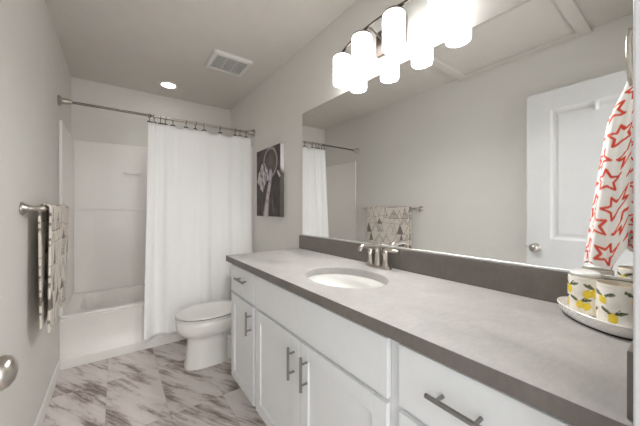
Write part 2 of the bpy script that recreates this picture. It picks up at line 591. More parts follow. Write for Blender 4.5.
def curtain_top(x):
    # cloth hangs in small scallops between rings
    best = min(abs(x - r) for r in ring_x)
    gap = 0.05
    for a, b in zip(ring_x, ring_x[1:]):
        if a <= x <= b:
            gap = b - a
    return RZ - 0.056 - min(0.022, 2.2 * gap * gap) * (1 - (1 - min(1, best / (gap / 2 + 1e-6))) ** 2)


def curtain_pt(u, t):
    # u along the width, t from top (0) to hem (1)
    x = 0.568 + u * (1.490 - 0.568)
    z1 = 0.105
    zt = curtain_top(x)
    z = zt + (z1 - zt) * t
    ph = 2 * PI
    left = math.exp(-(u / 0.22) ** 2)
    # broad soft folds that deepen towards the hem, the deepest at the open left edge
    deep = (0.008 + 0.034 * t) * left * -math.cos(ph * u / 0.20)
    pleat = 0.006 * (1 - t) * left * math.sin(ph * u * 17)
    soft = (0.004 + 0.012 * t) * (1 - 0.6 * left) * (math.sin(ph * (u * 5.2 + 0.1)) + 0.5 * math.sin(ph * (u * 8.7 + 0.3 + 0.15 * t)) + 0.35 * math.sin(ph * (u * 2.3 - 0.2)))
    y = RY - 0.003 - 0.046 * t + deep + pleat + soft
    y = min(y, 2.812)
    xx = x - 0.040 * t * (1 - u) ** 6 + 0.004 * math.sin(ph * u * 10) * t
    z += 0.006 * t * math.sin(ph * (u * 6.3 + 0.4))
    return (xx, y, z)


cm = MB().grid(curtain_pt, 300, 60)
curtain = make('shower_curtain', cm, 'curtain', smooth=True, recalc=False)
solid(curtain, 0.0012)
tag(curtain, 'long white fabric shower curtain drawn across the right side of the tub', 'shower curtain')

# ------------------------------------------------------------------ ceiling fixtures
cl = thing('recessed_light', (0.775, 3.195, H), 'round recessed light glowing in the ceiling above the tub', 'ceiling light')
make('trim_ring', MB().lathe([(0.062, 0.0), (0.064, -0.006), (0.075, -0.012), (0.094, -0.007), (0.098, -0.001)], (0.775, 3.195, H), n=48, caps=(False, False)), 'vent', cl, smooth=True)
make('lens', MB().lathe([(0.001, -0.005), (0.05, -0.005), (0.064, -0.0035)], (0.775, 3.195, H), n=48, caps=(False, False)), 'can', cl, smooth=True)

sl = bpy.data.lights.new('downlight', 'SPOT')
sl.energy = 6; sl.spot_size = math.radians(105); sl.spot_blend = 0.7; sl.shadow_soft_size = 0.06; sl.color = (1.0, 0.985, 0.96)
slo = bpy.data.objects.new('downlight', sl); COL.objects.link(slo)
slo.parent = cl; slo.location = (0, 0, -0.016)

vx, vy = 1.133, 2.41
ve = thing('exhaust_fan', (vx, vy, H), 'white square slotted exhaust fan grille on the ceiling', 'ceiling vent')
hw, hd = 0.165, 0.155
rr = [rrect(vx - hw + a, vx + hw - a, vy - hd + a, vy + hd - a, H - h, max(0.004, 0.03 - a * .5), 6) for a, h in ((0, 0.0005), (0, 0.012), (0.008, 0.022), (0.034, 0.0255), (0.037, 0.016))]
make('cover_frame', MB().loft(rr, False, False), 'vent', ve, smooth=True, angle=40)
make('cavity', MB().box(vx - hw + .03, vx + hw - .03, vy - hd + .03, vy + hd - .03, H - 0.010, H - 0.006), 'vent_dark', ve)
gm = MB()
ns = 15
for k in range(ns):
    y = vy - hd + .037 + (2 * hd - .074) * (k + 0.5) / ns
    gm.box(vx - hw + .036, vx + hw - .036, y - 0.0030, y + 0.0030, H - 0.0215, H - 0.0195)
for k in range(1, 3):
    x = vx - hw + .036 + (2 * hw - .072) * k / 3
    gm.box(x - 0.002, x + 0.002, vy - hd + .036, vy + hd - .036, H - 0.0195, H - 0.0175)
make('grille', gm, 'vent', ve)

hx0, hx1, hy0, hy1 = 0.004, 0.70, 0.446, 1.37
ha = thing('attic_hatch', ((hx0 + hx1) / 2, (hy0 + hy1) / 2, H), 'painted attic access hatch in the ceiling above the vanity', 'ceiling hatch')
fw = 0.07
fmq = MB()
for a, b, c, d_ in ((hx0, hx1, hy0, hy0 + fw), (hx0, hx1, hy1 - fw, hy1), (hx0, hx0 + fw, hy0 + fw, hy1 - fw), (hx1 - fw, hx1, hy0 + fw, hy1 - fw)):
    fmq.box(a, b, c, d_, H - 0.026, H - 0.0005, 0.003)
make('hatch_frame', fmq, 'ceiling', ha)
make('hatch_panel', MB().box(hx0 + fw + .003, hx1 - fw - .003, hy0 + fw + .003, hy1 - fw - .003, H - 0.006, H - 0.0005), 'ceiling', ha)

# ------------------------------------------------------------------ vanity cabinet
CZ, CT = 0.8975, 0.036             # worktop top height and thickness
CY0, CY1 = Y0 + 0.002, 1.862
XF = 0.9336                        # worktop front
XC = 0.974                         # face frame plane
FT = 0.019                         # door thickness
XDR = XC - FT                      # door face
va_ = thing('vanity_cabinet', (1.25, 0.95, 0), 'long white vanity cabinet with shaker doors and steel bar pulls', 'cabinet')
cab = MB()
cy0, cy1, cz0, cz1 = CY0 + 0.003, 1.838, 0.105, CZ - CT - 0.001
cab.box(XC + 0.02, W - 0.004, cy0, cy0 + 0.016, cz0, cz1)
cab.box(XC + 0.02, W - 0.004, cy1 - 0.016, cy1, cz0, cz1)
cab.box(XC + 0.02, W - 0.004, cy0 + .016, cy1 - .016, cz0, cz0 + 0.016)
cab.box(W - 0.012, W - 0.004, cy0 + .016, cy1 - .016, cz0 + .016, cz1)
for y in (0.495, 1.439):
    cab.box(XC + 0.02, W - 0.012, y - 0.008, y + 0.008, cz0 + .016, cz1 - 0.22)
make('carcass', cab, 'cabinet', va_)
fr = MB()
for a, b in ((cy0, 0.125), (0.47, 0.52), (1.42, 1.46), (1.80, cy1)):
    fr.box(XC, XC + 0.02, a, b, cz0, cz1)
for z0, z1 in ((cz0, 0.135), (0.655, 0.695), (0.835, cz1)):
    for a, b in ((0.125, 0.47), (0.52, 1.42), (1.46, 1.80)):
        fr.box(XC, XC + 0.02, a, b, z0, z1)
fr.box(XC, XC + 0.02, 0.125, 0.47, 0.385, 0.415)
make('face_frame', fr, 'cabinet', va_)
make('toe_kick', MB().box(XC + 0.065, XC + 0.08, cy0, cy1, 0.0, 0.105), 'cabinet', va_)


def shaker(y0, y1, z0, z1, rail=0.057):
    m = MB()
    xf, xb = XDR, XC - 0.001
    m.box(xf + 0.008, xb, y0 + rail - .004, y1 - rail + .004, z0 + rail - .004, z1 - rail + .004)
    for a, b, c, d_ in ((y0, y0 + rail, z0, z1), (y1 - rail, y1, z0, z1), (y0 + rail, y1 - rail, z0, z0 + rail), (y0 + rail, y1 - rail, z1 - rail, z1)):
        m.box(xf, xb, a, b, c, d_, 0.0018)
    return m


def slab(y0, y1, z0, z1):
    return MB().box(XDR, XC - 0.001, y0, y1, z0, z1, 0.002)


def pull(parent, c, length, vertical):
    m = MB()
    y, z = c
    xb = XDR - 0.030
    if vertical:
        m.tube([(xb, y, z - length / 2), (xb, y, z + length / 2)], 0.006, 12)
        ends = [(y, z - length / 2 + 0.026), (y, z + length / 2 - 0.026)]
    else:
        m.tube([(xb, y - length / 2, z), (xb, y + length / 2, z)], 0.006, 12)
        ends = [(y - length / 2 + 0.026, z), (y + length / 2 - 0.026, z)]
    for (a, b) in ends:
        m.tube([(XDR - 0.0003, a, b), (xb, a, b)], 0.0045, 10)
    return make('handle', m, 'pull', parent, smooth=True, angle=40)


d1 = make('drawer', slab(1.449, 1.817, 0.676, 0.845), 'cabinet', va_); pull(d1, (1.605, 0.783), 0.140, False)
d2 = make('door', shaker(1.453, 1.817, 0.118, 0.660), 'cabinet', va_); pull(d2, (1.488, 0.567), 0.130, True)
make('false_front', slab(0.516, 1.430, 0.676, 0.845), 'cabinet', va_)
d3 = make('door', shaker(0.979, 1.425, 0.118, 0.660), 'cabinet', va_); pull(d3, (1.019, 0.558), 0.134, True)
d4 = make('door', shaker(0.518, 0.972, 0.118, 0.660), 'cabinet', va_); pull(d4, (0.920, 0.558), 0.134, True)
d5 = make('drawer', slab(0.118, 0.478, 0.682, 0.845), 'cabinet', va_); pull(d5, (0.310, 0.773), 0.136, False)
d6 = make('drawer', slab(0.118, 0.478, 0.408, 0.664), 'cabinet', va_); pull(d6, (0.310, 0.54), 0.136, False)
d7 = make('drawer', slab(0.118, 0.478, 0.118, 0.392), 'cabinet', va_); pull(d7, (0.310, 0.27), 0.136, False)

# ------------------------------------------------------------------ worktop, splashes, sink, faucet
SX, SY, SA, SB = 1.195, 0.968, 0.165, 0.215
BSX = W - 0.020                    # face of the backsplash
wt = MB()
N = 72
angs = [2 * PI * i / N for i in range(N)]


def rect_pt(a, x0, x1, y0, y1):
    c, s = math.cos(a), math.sin(a)
    t = min(((x1 - SX) / c if c > 1e-9 else (x0 - SX) / c if c < -1e-9 else 1e9), ((y1 - SY) / s if s > 1e-9 else (y0 - SY) / s if s < -1e-9 else 1e9))
    return (SX + t * c, SY + t * s)


cornera = [math.atan2(y - SY, x - SX) % (2 * PI) for x in (XF, W - 0.001) for y in (CY0, CY1)]
for ca in cornera:      # snap the nearest spoke to each corner
    k = min(range(N), key=lambda i: abs((angs[i] - ca + PI) % (2 * PI) - PI))
    angs[k] = ca
ell = lambda a, e=0.0: (SX + (SA + e) * math.cos(a), SY + (SB + e) * math.sin(a))
rec = lambda a, e=0.0: rect_pt(a, XF + e, W - 0.001 - e, CY0 + e, CY1 - e)
def slab_rings(spec):
    return [[(*fn(a, e), z) for a in angs] for fn, z, e in spec]


ct = thing('countertop', ((XF + W) / 2, (CY0 + CY1) / 2, CZ - CT), 'long pale grey laminate worktop with an oval sink cut-out and dark edge', 'countertop')
EB = 0.0012
top_r = slab_rings(((rec, CZ - CT, EB), (rec, CZ - 0.001, EB), (rec, CZ, EB + 0.001), (ell, CZ, 0.003), (ell, CZ - 0.003, 0.0), (ell, CZ - CT, 0.0)))
top_r.append(top_r[0])
wt.loft(top_r, False, False)
bmesh.ops.remove_doubles(wt.bm, verts=wt.bm.verts, dist=1e-6)
make('top', wt, 'laminate', ct, smooth=True, angle=35)
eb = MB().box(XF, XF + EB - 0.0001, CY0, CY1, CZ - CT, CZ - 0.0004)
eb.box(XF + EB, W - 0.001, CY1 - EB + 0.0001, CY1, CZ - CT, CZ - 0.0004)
make('edge_band', eb, 'stone', ct)['label'] = 'darker grey edge band'
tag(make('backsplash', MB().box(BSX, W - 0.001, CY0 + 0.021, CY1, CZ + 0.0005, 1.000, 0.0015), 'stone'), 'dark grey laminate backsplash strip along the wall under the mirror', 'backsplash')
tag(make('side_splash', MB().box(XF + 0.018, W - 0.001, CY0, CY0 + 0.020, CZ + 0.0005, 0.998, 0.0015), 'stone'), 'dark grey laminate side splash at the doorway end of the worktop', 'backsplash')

sk = thing('sink', (SX, SY, CZ - 0.16), 'white oval undermount sink below the faucet', 'sink')
bowl = []
for k in range(15):
    t = k / 14
    s = (1 - t ** 2.6) ** 0.5 if t < 1 else 0.0
    s = max(s, 0.10)
    bowl.append([(SX + (SA + 0.006) * s * math.cos(a) + 0.02 * t, SY + (SB + 0.006) * s * math.sin(a), CZ - CT - 0.001 - 0.105 * t) for a in [2 * PI * i / 64 for i in range(64)]])
flange = [[(SX + (SA + 0.024) * math.cos(a), SY + (SB + 0.024) * math.sin(a), CZ - CT - 0.001) for a in [2 * PI * i / 64 for i in range(64)]]]
so = make('basin', MB().loft(flange + bowl, False, True), 'porcelain', sk, smooth=True)
make('drain', MB().lathe([(0.001, 0.003), (0.012, 0.003), (0.014, 0.006), (0.022, 0.004), (0.026, 0.001)], (SX + 0.02, SY, CZ - CT - 0.106), n=28, caps=(False, False)), 'chrome', sk, smooth=True)

FX, FY = 1.462, 1.005
fc = thing('faucet', (FX, FY, CZ), 'brushed nickel two-handle faucet behind the oval sink', 'faucet')
make('base_plate', MB().loft([superellipse(FX, FY, z, r, r, l, 2.6, 40) for z, r, l in ((CZ + .0005, .027, .083), (CZ + .010, .027, .083), (CZ + .016, .023, .079))]), 'nickel', fc, smooth=True, angle=50)
sp_pts = [(FX, FY, CZ + .014), (FX, FY, CZ + .05), (FX, FY, CZ + .082), (FX - .004, FY, CZ + .100), (FX - .018, FY, CZ + .113), (FX - .040, FY, CZ + .117),
          (FX - .070, FY, CZ + .119), (FX - .098, FY, CZ + .121), (FX - .118, FY, CZ + .119), (FX - .130, FY, CZ + .112), (FX - .134, FY, CZ + .099)]
make('spout', MB().tube(sp_pts, [.021, .017, .0155, .015, .0145, .013, .0115, .0115, .012, .0125, .013], 18), 'nickel', fc, smooth=True, angle=60)
make('lift_rod', MB().tube([(FX + .024, FY, CZ + .014), (FX + .026, FY, CZ + .135)], 0.0025, 8).sphere((FX + .026, FY, CZ + .14), 0.0065, 8), 'nickel', fc, smooth=True)
for s in (-1, 1):
    hy = FY + s * 0.052
    h = make('handle_post', MB().lathe([(.0225, .012), (.021, .018), (.0165, .028), (.0145, .045), (.0145, .064), (.0175, .072), (.018, .082), (.015, .090), (.006, .0935), (.001, .094)], (FX, hy, CZ), n=24, caps=(True, False)), 'nickel', fc, smooth=True, angle=60)
    make('lever', MB().tube([(FX - .004, hy - s * .012, CZ + .093), (FX, hy, CZ + .0965), (FX + .003, hy + s * .022, CZ + .098), (FX + .006, hy + s * .052, CZ + .097), (FX + .007, hy + s * .074, CZ + .095)], [.006, .011, .0105, .0095, .006], 12), 'nickel', h, smooth=True)

# ------------------------------------------------------------------ mirror
MZ0, MZ1, MY1 = 1.004, 1.9475, 1.833
mi = thing('wall_mirror', (W - 0.002, 0.94, MZ0), 'wide frameless mirror over the vanity worktop', 'mirror')
make('glass', MB().box(W - 0.007, W - 0.0015, Y0 + 0.012, MY1, MZ0 + 0.002, MZ1, 0.0008, 1), 'mirror', mi)
make('channel', MB().box(W - 0.0105, W - 0.0075, Y0 + 0.012, MY1, MZ0 - 0.002, MZ0 + 0.007, 0.001, 1), 'channel', mi)

# ------------------------------------------------------------------ vanity light
LY, LBZ = 0.9625, 2.152            # middle of the fixture, height of its bowed bar
vl = thing('vanity_light', (W - 0.002, LY, 2.12), 'four-lamp vanity light with glowing white cylinder shades above the mirror', 'wall light')
make('backplate', MB().box(W - 0.024, W - 0.001, LY - 0.095, LY + 0.095, 2.04, 2.175, 0.006), 'nickel_dark', vl)


def bar_x(y):
    return 1.3986 + 0.487 * (y - LY) ** 2


bpts = [LY + 0.352 * (i / 14 - 1) for i in range(29)]
make('bar', MB().tube([(bar_x(y), y, LBZ) for y in bpts], 0.0075, 12), 'nickel_dark', vl, smooth=True, angle=50)
for s in (-1, 1):
    ye = LY + s * .055
    make('arm', MB().tube([(W - 0.024, LY + s * .05, 2.12), (W - 0.06, LY + s * .052, 2.132), (bar_x(ye) + .02, ye, LBZ - 0.003), (bar_x(ye), ye, LBZ)], 0.0055, 10), 'nickel_dark', vl, smooth=True, angle=50)
for i in range(4):
    y = 1.2819 - i * 0.2129
    LX = bar_x(y)
    zb, zt = 1.959, 2.127
    s_ = make('shade', MB().lathe([(.046, zb + .006), (.049, zb + .001), (.052, zb + .003), (.0535, zb + .012), (.0535, zt - .012), (.051, zt - .004), (.043, zt), (.001, zt)], (LX, y, 0), n=40, caps=(False, False)), 'shade', vl, smooth=True, angle=60)
    make('bulb', MB().lathe([(.001, zb + .007), (.030, zb + .0068), (.0458, zb + .0065)], (LX, y, 0), n=32, caps=(False, False)), 'bulb', s_, smooth=True)
    make('cap', MB().lathe([(.049, zt + .0005), (.049, zt + .006), (.030, zt + .010), (.010, zt + .012), (.009, zt + .022)], (LX, y, 0), n=28), 'nickel_dark', s_, smooth=True, angle=40)

# ------------------------------------------------------------------ toilet
TY = 2.33
to = thing('toilet', (1.12, TY, 0), 'white two-piece toilet with closed lid beside the vanity', 'toilet')
secs = [(0.0005, 0.96, .196, .125, .116, 3.0), (0.012, 0.96, .194, .125, .114, 3.0), (0.05, 0.96, .184, .125, .106, 2.8), (0.12, 0.96, .178, .130, .101, 2.6), (0.185, 0.96, .172, .140, .099, 2.5),
        (0.215, 0.96, .176, .16, .104, 2.4), (0.235, 0.96, .196, .21, .125, 2.3), (0.252, 0.96, .222, .26, .150, 2.2), (0.275, 0.96, .243, .29, .170, 2.15), (0.305, 0.96, .252, .30, .180, 2.15), (0.34, 0.96, .253, .30, .182, 2.15), (0.358, 0.96, .251, .30, .180, 2.15), (0.364, 0.96, .245, .298, .175, 2.15)]
make('bowl', MB().loft([superellipse(x, TY, z, f, b, h, p, 64) for z, x, f, b, h, p in secs]), 'porcelain', to, smooth=True, angle=60)
make('trapway', MB().loft([superellipse(1.15, TY, z, .10, .20, h, 3.0, 40) for z, h in ((.0005, .095), (.02, .092), (.06, .078), (.20, .074), (.25, .10))]), 'porcelain', to, smooth=True, angle=60)
make('trapway', MB().tube([(1.07, TY - .080, .19), (1.12, TY - .085, .15), (1.17, TY - .088, .11), (1.20, TY - .085, .05)], [.012, .02, .022, .018], 14), 'porcelain', to, smooth=True)
for s in (-1, 1):
    make('bolt_cap', MB().lathe([(.016, 0), (.016, .008), (.011, .017), (.001, .02)], (1.13, TY + s * .118, 0.0005), n=18, caps=(True, False)), 'seat', to, smooth=True)
seat = [superellipse(0.96, TY, z, f, b, h, 2.15, 64) for z, f, b, h in ((.3655, .250, .235, .178), (.369, .257, .235, .184), (.376, .257, .235, .184), (.3795, .252, .235, .179))]
make('seat', MB().loft(seat), 'seat', to, smooth=True, angle=50)
make('seat_gap_fill', MB().loft([superellipse(0.96, TY, z, .240, .225, .168, 2.15, 64) for z in (.3796, .3874)]), 'gap_shade', to, smooth=True, angle=50)  # dark slab painted in as the shade of the gap under the lid
lid = [superellipse(0.96, TY, z, f, b, h, 2.15, 64) for z, f, b, h in ((.3875, .252, .232, .179), (.391, .257, .235, .184), (.398, .256, .234, .183), (.404, .246, .228, .174), (.408, .20, .19, .13), (.409, .10, .10, .06))]
make('lid', MB().loft(lid), 'seat', to, smooth=True, angle=50)
for s in (-1, 1):
    make('seat_hinge', MB().tube([(1.203, TY + s * .055, .390), (1.203, TY + s * .095, .390)], 0.013, 12), 'seat', to, smooth=True, angle=50)
tank = [rrect(1.245 + a, 1.508 - a * .2, TY - .215 + b, TY + .215 - b, z, .035, 6) for z, a, b in ((.365, .03, .03), (.39, .012, .012), (.56, .004, .004), (.70, 0, 0))]
make('tank', MB().loft(tank), 'porcelain', to, smooth=True, angle=50)
make('tank_lid', MB().loft([rrect(1.236, 1.514, TY - .224, TY + .224, z, .036, 6) for z in (.701, .725)] + [rrect(1.244, 1.508, TY - .216, TY + .216, .735, .034, 6)]), 'porcelain', to, smooth=True, angle=50)
make('flush_handle', MB().tube([(1.246, TY - .15, .645), (1.228, TY - .15, .645)], .011, 14).tube([(1.232, TY - .15, .645), (1.228, TY - .11, .642), (1.228, TY - .075, .638)], [.006, .0065, .008], 10), 'chrome', to, smooth=True, angle=50)

# ------------------------------------------------------------------ canvas on the right wall
ay0, ay1, az0, az1 = 2.139, 2.637, 1.137, 1.775
AXF = W - 0.036
art = thing('canvas_print', (W - 0.02, (ay0 + ay1) / 2, (az0 + az1) / 2), 'dark canvas print of a pale drooping flower on the right wall', 'wall art')


def in_poly(p, poly):
    x, y = p; c = False
    for (x0, y0), (x1, y1) in zip(poly, poly[1:] + poly[:1]):
        if (y0 > y) != (y1 > y) and x < (x1 - x0) * (y - y0) / (y1 - y0) + x0:
            c = not c
    return c


def seg_d(p, a, b):
    px, py = p[0] - a[0], p[1] - a[1]; dx, dy = b[0] - a[0], b[1] - a[1]
    t = max(0, min(1, (px * dx + py * dy) / (dx * dx + dy * dy + 1e-12)))
    return math.hypot(px - t * dx, py - t * dy), t


def art_col(u, v):
    # u: 0 left .. 1 right as seen from the room, v: 0 bottom .. 1 top
    nz = noise.noise((u * 7, v * 9, 0.3)); nf = noise.noise((u * 26, v * 12, 2.1))
    c = mixc(lin((66, 58, 55)), lin((84, 76, 74)), sstep(-.5, .6, nz + (v - .5) * .3))
    c = mixc(c, lin((124, 110, 106)), 0.8 * max(0, 1 - math.hypot((u - .62) / .26, (v - .78) / .19)))
    pale, mau = lin((214, 205, 208)), lin((140, 128, 132))
    # hood ring of the bloom
    r = math.hypot((u - .60) / .27, (v - .78) / .205)
    if u > .3:
        c = mixc(c, mixc(mau, pale, .6 + .4 * nf), .85 * max(0, 1 - abs(r - 1) / .13))
    # drooping petals
    if in_poly((u, v), [(.36, .80), (.47, .70), (.58, .62), (.56, .54), (.42, .50), (.36, .44), (.28, .36), (.20, .40), (.16, .46), (.02, .52), (.10, .66), (.24, .78)]):
        s = math.sin(u * 34 + v * 16 + nf * 4)
        c = mixc(mixc(mau, lin((92, 82, 84)), sstep(.3, 1.0, -s)), pale, sstep(-.9, .9, s + .5 * nz))
    # stem, widening to the bottom
    pts = [(.62, .62), (.58, .46), (.50, .30), (.46, .16), (.42, 0.0)]
    for a, b, w0, w1 in zip(pts, pts[1:], (.07, .065, .07, .09), (.065, .07, .09, .12)):
        d_, t = seg_d((u, v), a, b)
        wd = w0 + (w1 - w0) * t
        if d_ < wd:
            c = mixc(mixc(pale, mau, sstep(.2, 1, d_ / wd)), lin((176, 166, 168)), .3)
    d_, t = seg_d((u, v), (.70, .22), (.74, .08))
    if d_ < .03: c = mixc(c, mau, .7 * (1 - d_ / .03))
    d_, t = seg_d((u, v), (.90, .62), (.98, .56))
    if d_ < .022: c = pale
    return c


nu, nv = 90, 110
am = MB().grid(lambda u, v: (AXF, ay1 + (ay0 - ay1) * u, az0 + (az1 - az0) * v), nu, nv)
uvs = am.uvs
face = make('print', am, 'pattern_canvas', art, recalc=False)
paint(face, [art_col(u, v) for u, v in uvs])
MAT['canvas_side'] = plain('dark_canvas_edge', (72, 64, 61), 0.8)
make('canvas_body', MB().box(AXF + 0.0005, W - 0.0015, ay0, ay1, az0, az1, 0.001, 1), 'canvas_side', art)

em = MB().grid(lambda u, v: (AXF + (W - 0.002 - AXF) * u, ay0 - 0.0004, az0 + (az1 - az0) * v), 6, 60)
uvs = em.uvs
edge = make('print_edge', em, 'pattern_canvas', art, recalc=False)
paint(edge, [mixc(mixc(lin((66, 60, 57)), lin((84, 86, 78)), .5 + .5 * noise.noise((u * 2, v * 8, 4))), lin((206, 198, 202)), sstep(.62, .72, v + .05 * u)) for u, v in uvs])

# ------------------------------------------------------------------ towel bar and towel on the left wall
BX, BZ = 0.063, 1.209
tb = thing('towel_bar', (0.0, 2.2, BZ), 'brushed nickel towel bar mounted on the left wall', 'towel bar')
make('bar', MB().tube([(BX, 1.79, BZ), (BX, 2.61, BZ)], 0.0085, 14), 'nickel', tb, smooth=True, angle=50)
for y in (1.80, 2.60):
    make('post', MB().lathe([(.001, 0), (.029, 0), (.030, .004), (.026, .010), (.017, .020), (.0125, .034), (.012, .048), (.0145, .058), (.0145, .074), (.011, .080), (.001, .082)], (0.001, y, BZ), (1, 0, 0), 28, (False, False)), 'nickel', tb, smooth=True, angle=60)

TYa, TYb = 1.90, 2.535
ZF, ZB = 0.600, 0.635
arc_r = 0.020


def towel_pt(u, s):
    # s from the back hem (0) over the bar to the front hem (1)
    y = TYa + (TYb - TYa) * u
    Lb, La, Lf = BZ - ZB, PI * arc_r, BZ - ZF
    L = Lb + La + Lf
    q = s * L
    if q < Lb:
        z = ZB + q; x = BX - arc_r; k = (BZ - z) / Lb; side = -1
    elif q < Lb + La:
        a = (q - Lb) / arc_r
        x = BX - arc_r * math.cos(a); z = BZ + arc_r * math.sin(a); k = 0; side = 0
    else:
        z = BZ - (q - Lb - La); x = BX + arc_r; k = (BZ - z) / Lf; side = 1
    wv = math.sin(u * 9.0 + 0.6) * 0.55 + math.sin(u * 17 + k * 1.3) * 0.3
    if side == 1:
        x += k * (-0.014 + 0.010 * wv)
        z += k * (0.015 * math.sin(u * 8 + 2.4) - 0.018 * (1 - u))
        y += 0.02 * k * (0.5 - u) * 0.8
    elif side == -1:
        x += k * 0.002 + 0.008 * k * wv
        z += -k * 0.012 * (1 - u)
        x = max(x, 0.006)
        y += -0.012 * k
    return (x, y, z)


def tri_in(px, py, cx_, base, w, h):
    """isosceles triangle, apex up"""
    t = (py - base) / h
    if t < 0 or t > 1: return None
    return abs(px - cx_) - (w / 2) * (1 - t)


tris = []
rt = random.Random(5)
row = 0
zz = 0.02
while zz < 1.30:
    h = rt.choice([.065, .09, .12])
    xx = -0.03 + rt.random() * .04
    while xx < .68:
        w = rt.choice([.05, .075, .10, .15])
        hh = h * rt.uniform(.75, 1.15)
        tris.append((xx, zz + rt.uniform(-.01, .02), w, hh, rt.choice(['solid', 'line', 'line', 'hatch', 'line', 'nest', 'solid' if w < .09 else 'line'])))
        xx += w * rt.uniform(.72, 1.05)
    zz += h * .92
TL = (BZ - ZB) + PI * arc_r + (BZ - ZF)


def towel_col(u, s):
    px = u * (TYb - TYa); q = s * TL
    mid = (BZ - ZB) + PI * arc_r / 2
    py = q if q < mid else 2 * mid - q + 0.03
    if q >= mid: py = (TL - q) + 0.013; px = px + 0.02
    base = lin((222, 214, 204)); ink = lin((126, 118, 111)); mid_ = lin((160, 152, 144))
    c = base
    for cx_, b, w, h, kind in tris:
        if abs(px - cx_) > w / 2 + .006 or py < b - .004 or py > b + h + .004: continue
        d_ = tri_in(px, py, cx_, b, w, h)
        if d_ is None or d_ > .003: continue
        if kind == 'solid':
            c = ink if d_ < 0 else c
        elif kind == 'hatch':
            if d_ < 0: c = mid_ if math.sin(py * 700) > -.2 else base
        elif kind == 'nest':
            if abs(d_) < .003 or abs(d_ + .018) < .0028: c = ink
        if kind in ('line', 'hatch'):
            if abs(d_) < .0032 or (py - b) < .004: c = mid_ if kind == 'line' else ink
    return c


tm = MB().grid(towel_pt, 150, 300)
uvs = tm.uvs
tw = make('hand_towel', tm, 'pattern_cloth', smooth=True, recalc=False)
paint(tw, [towel_col(u, s) for u, s in uvs])
solid(tw, 0.009, 0)
tag(tw, 'beige towel with grey triangle print folded over the towel bar on the left wall', 'towel')

# ------------------------------------------------------------------ towel ring and star towel at the doorway end
RX, RYY, RR = 1.35, 0.097, 0.064
RCZ = 1.567
tr_ = thing('towel_ring', (RX, Y0, RCZ + RR), 'nickel towel ring on the doorway wall above the tray', 'towel ring')
make('ring', MB().tube([(RX + RR * math.sin(a), RYY, RCZ + RR * math.cos(a)) for a in [i * 2 * PI / 40 for i in range(40)]], 0.0045, 10, True), 'nickel', tr_, smooth=True)
make('post', MB().lathe([(.001, 0), (.026, 0), (.027, .004), (.02, .012), (.011, .022), (.010, .042), (.012, .048), (.012, .060), (.001, .062)], (RX, Y0 + .001, RCZ + RR + 0.002), (0, 1, 0), 24, (False, False)), 'nickel', tr_, smooth=True, angle=60)

ST_T, ST_B = RCZ - RR + 0.014, 1.072


def star_pt(u, t):
    a = 2 * PI * u
    z = ST_T + (ST_B - ST_T) * t
    g = sstep(0, .22, t) * .25 + .75 * t ** 0.85
    if t < 0.03: g *= t / 0.03
    ax = 0.010 + 0.056 * g
    ay = 0.009 + 0.031 * g
    cy_ = RYY + 0.041 * g
    fold = 1 + (0.08 + .12 * t) * math.sin(5 * a + 0.8) * .8 + 0.06 * math.sin(9 * a + 2 * t) * t
    back = max(0.0, -math.sin(a - .35))
    zz_ = z + 0.010 * t * math.sin(3 * a + 1.0) + 0.075 * t * back
    return (RX + ax * fold * math.cos(a), cy_ + ay * fold * math.sin(a), zz_)


def star_d(px, py, r, rot):
    """distance from the outline of a five-pointed star of radius r"""
    best = 9
    pts = []
    for k in range(10):
        rr_ = r if k % 2 == 0 else r * .46
        an = rot + k * PI / 5 + PI / 2
        pts.append((rr_ * math.cos(an), rr_ * math.sin(an)))
    for a, b in zip(pts, pts[1:] + pts[:1]):
        best = min(best, seg_d((px, py), a, b)[0])
    return best


stars = []
rs = random.Random(11)
for j in range(9):
    for i in range(-1, 7):
        stars.append((i * 0.066 + (0.033 if j % 2 else 0) + rs.uniform(-.004, .004), 0.02 + j * 0.056 + rs.uniform(-.004, .004), rs.uniform(.026, .029), rs.uniform(-.5, .5)))


def star_col(u, t):
    # flattened cloth coordinates: girth around the towel, drop from the ring
    g = (0.10 + 0.24 * t)
    px = (u - .25) * g + 0.15; py = t * (ST_T - ST_B)
    c = lin((250, 248, 245))
    wv = .5 + .5 * math.sin(px * 900) * math.sin(py * 900)
    c = mixc(c, lin((238, 235, 231)), wv * .5)
    for sx_, sy_, r, rot in stars:
        if abs(px - sx_) < r + .006 and abs(py - sy_) < r + .006:
            d_ = star_d(px - sx_, py - sy_, r, rot)
            if d_ < .0034:
                c = mixc(lin((222, 78, 50)), c, sstep(.0020, .0034, d_))
    return c


sm = MB().grid(star_pt, 260, 200, close_u=True)
uvs = sm.uvs
st = make('star_towel', sm, 'pattern_cloth', smooth=True, recalc=False)
paint(st, [star_col(u, t) for u, t in uvs])
tag(st, 'white waffle towel with red-orange star outlines hanging from the towel ring', 'towel')

# ------------------------------------------------------------------ tray, dispenser and tumbler with lemon print
TCX, TCY = 1.399, 0.164
E1 = Vector((.7071, .7071, 0)); E2 = Vector((-.7071, .7071, 0))
Z0 = CZ + 0.0008


def oval(a, b, z, n=64):
    return [tuple(Vector((TCX, TCY, z)) + E1 * (a * math.cos(2 * PI * i / n)) + E2 * (b * math.sin(2 * PI * i / n))) for i in range(n)]


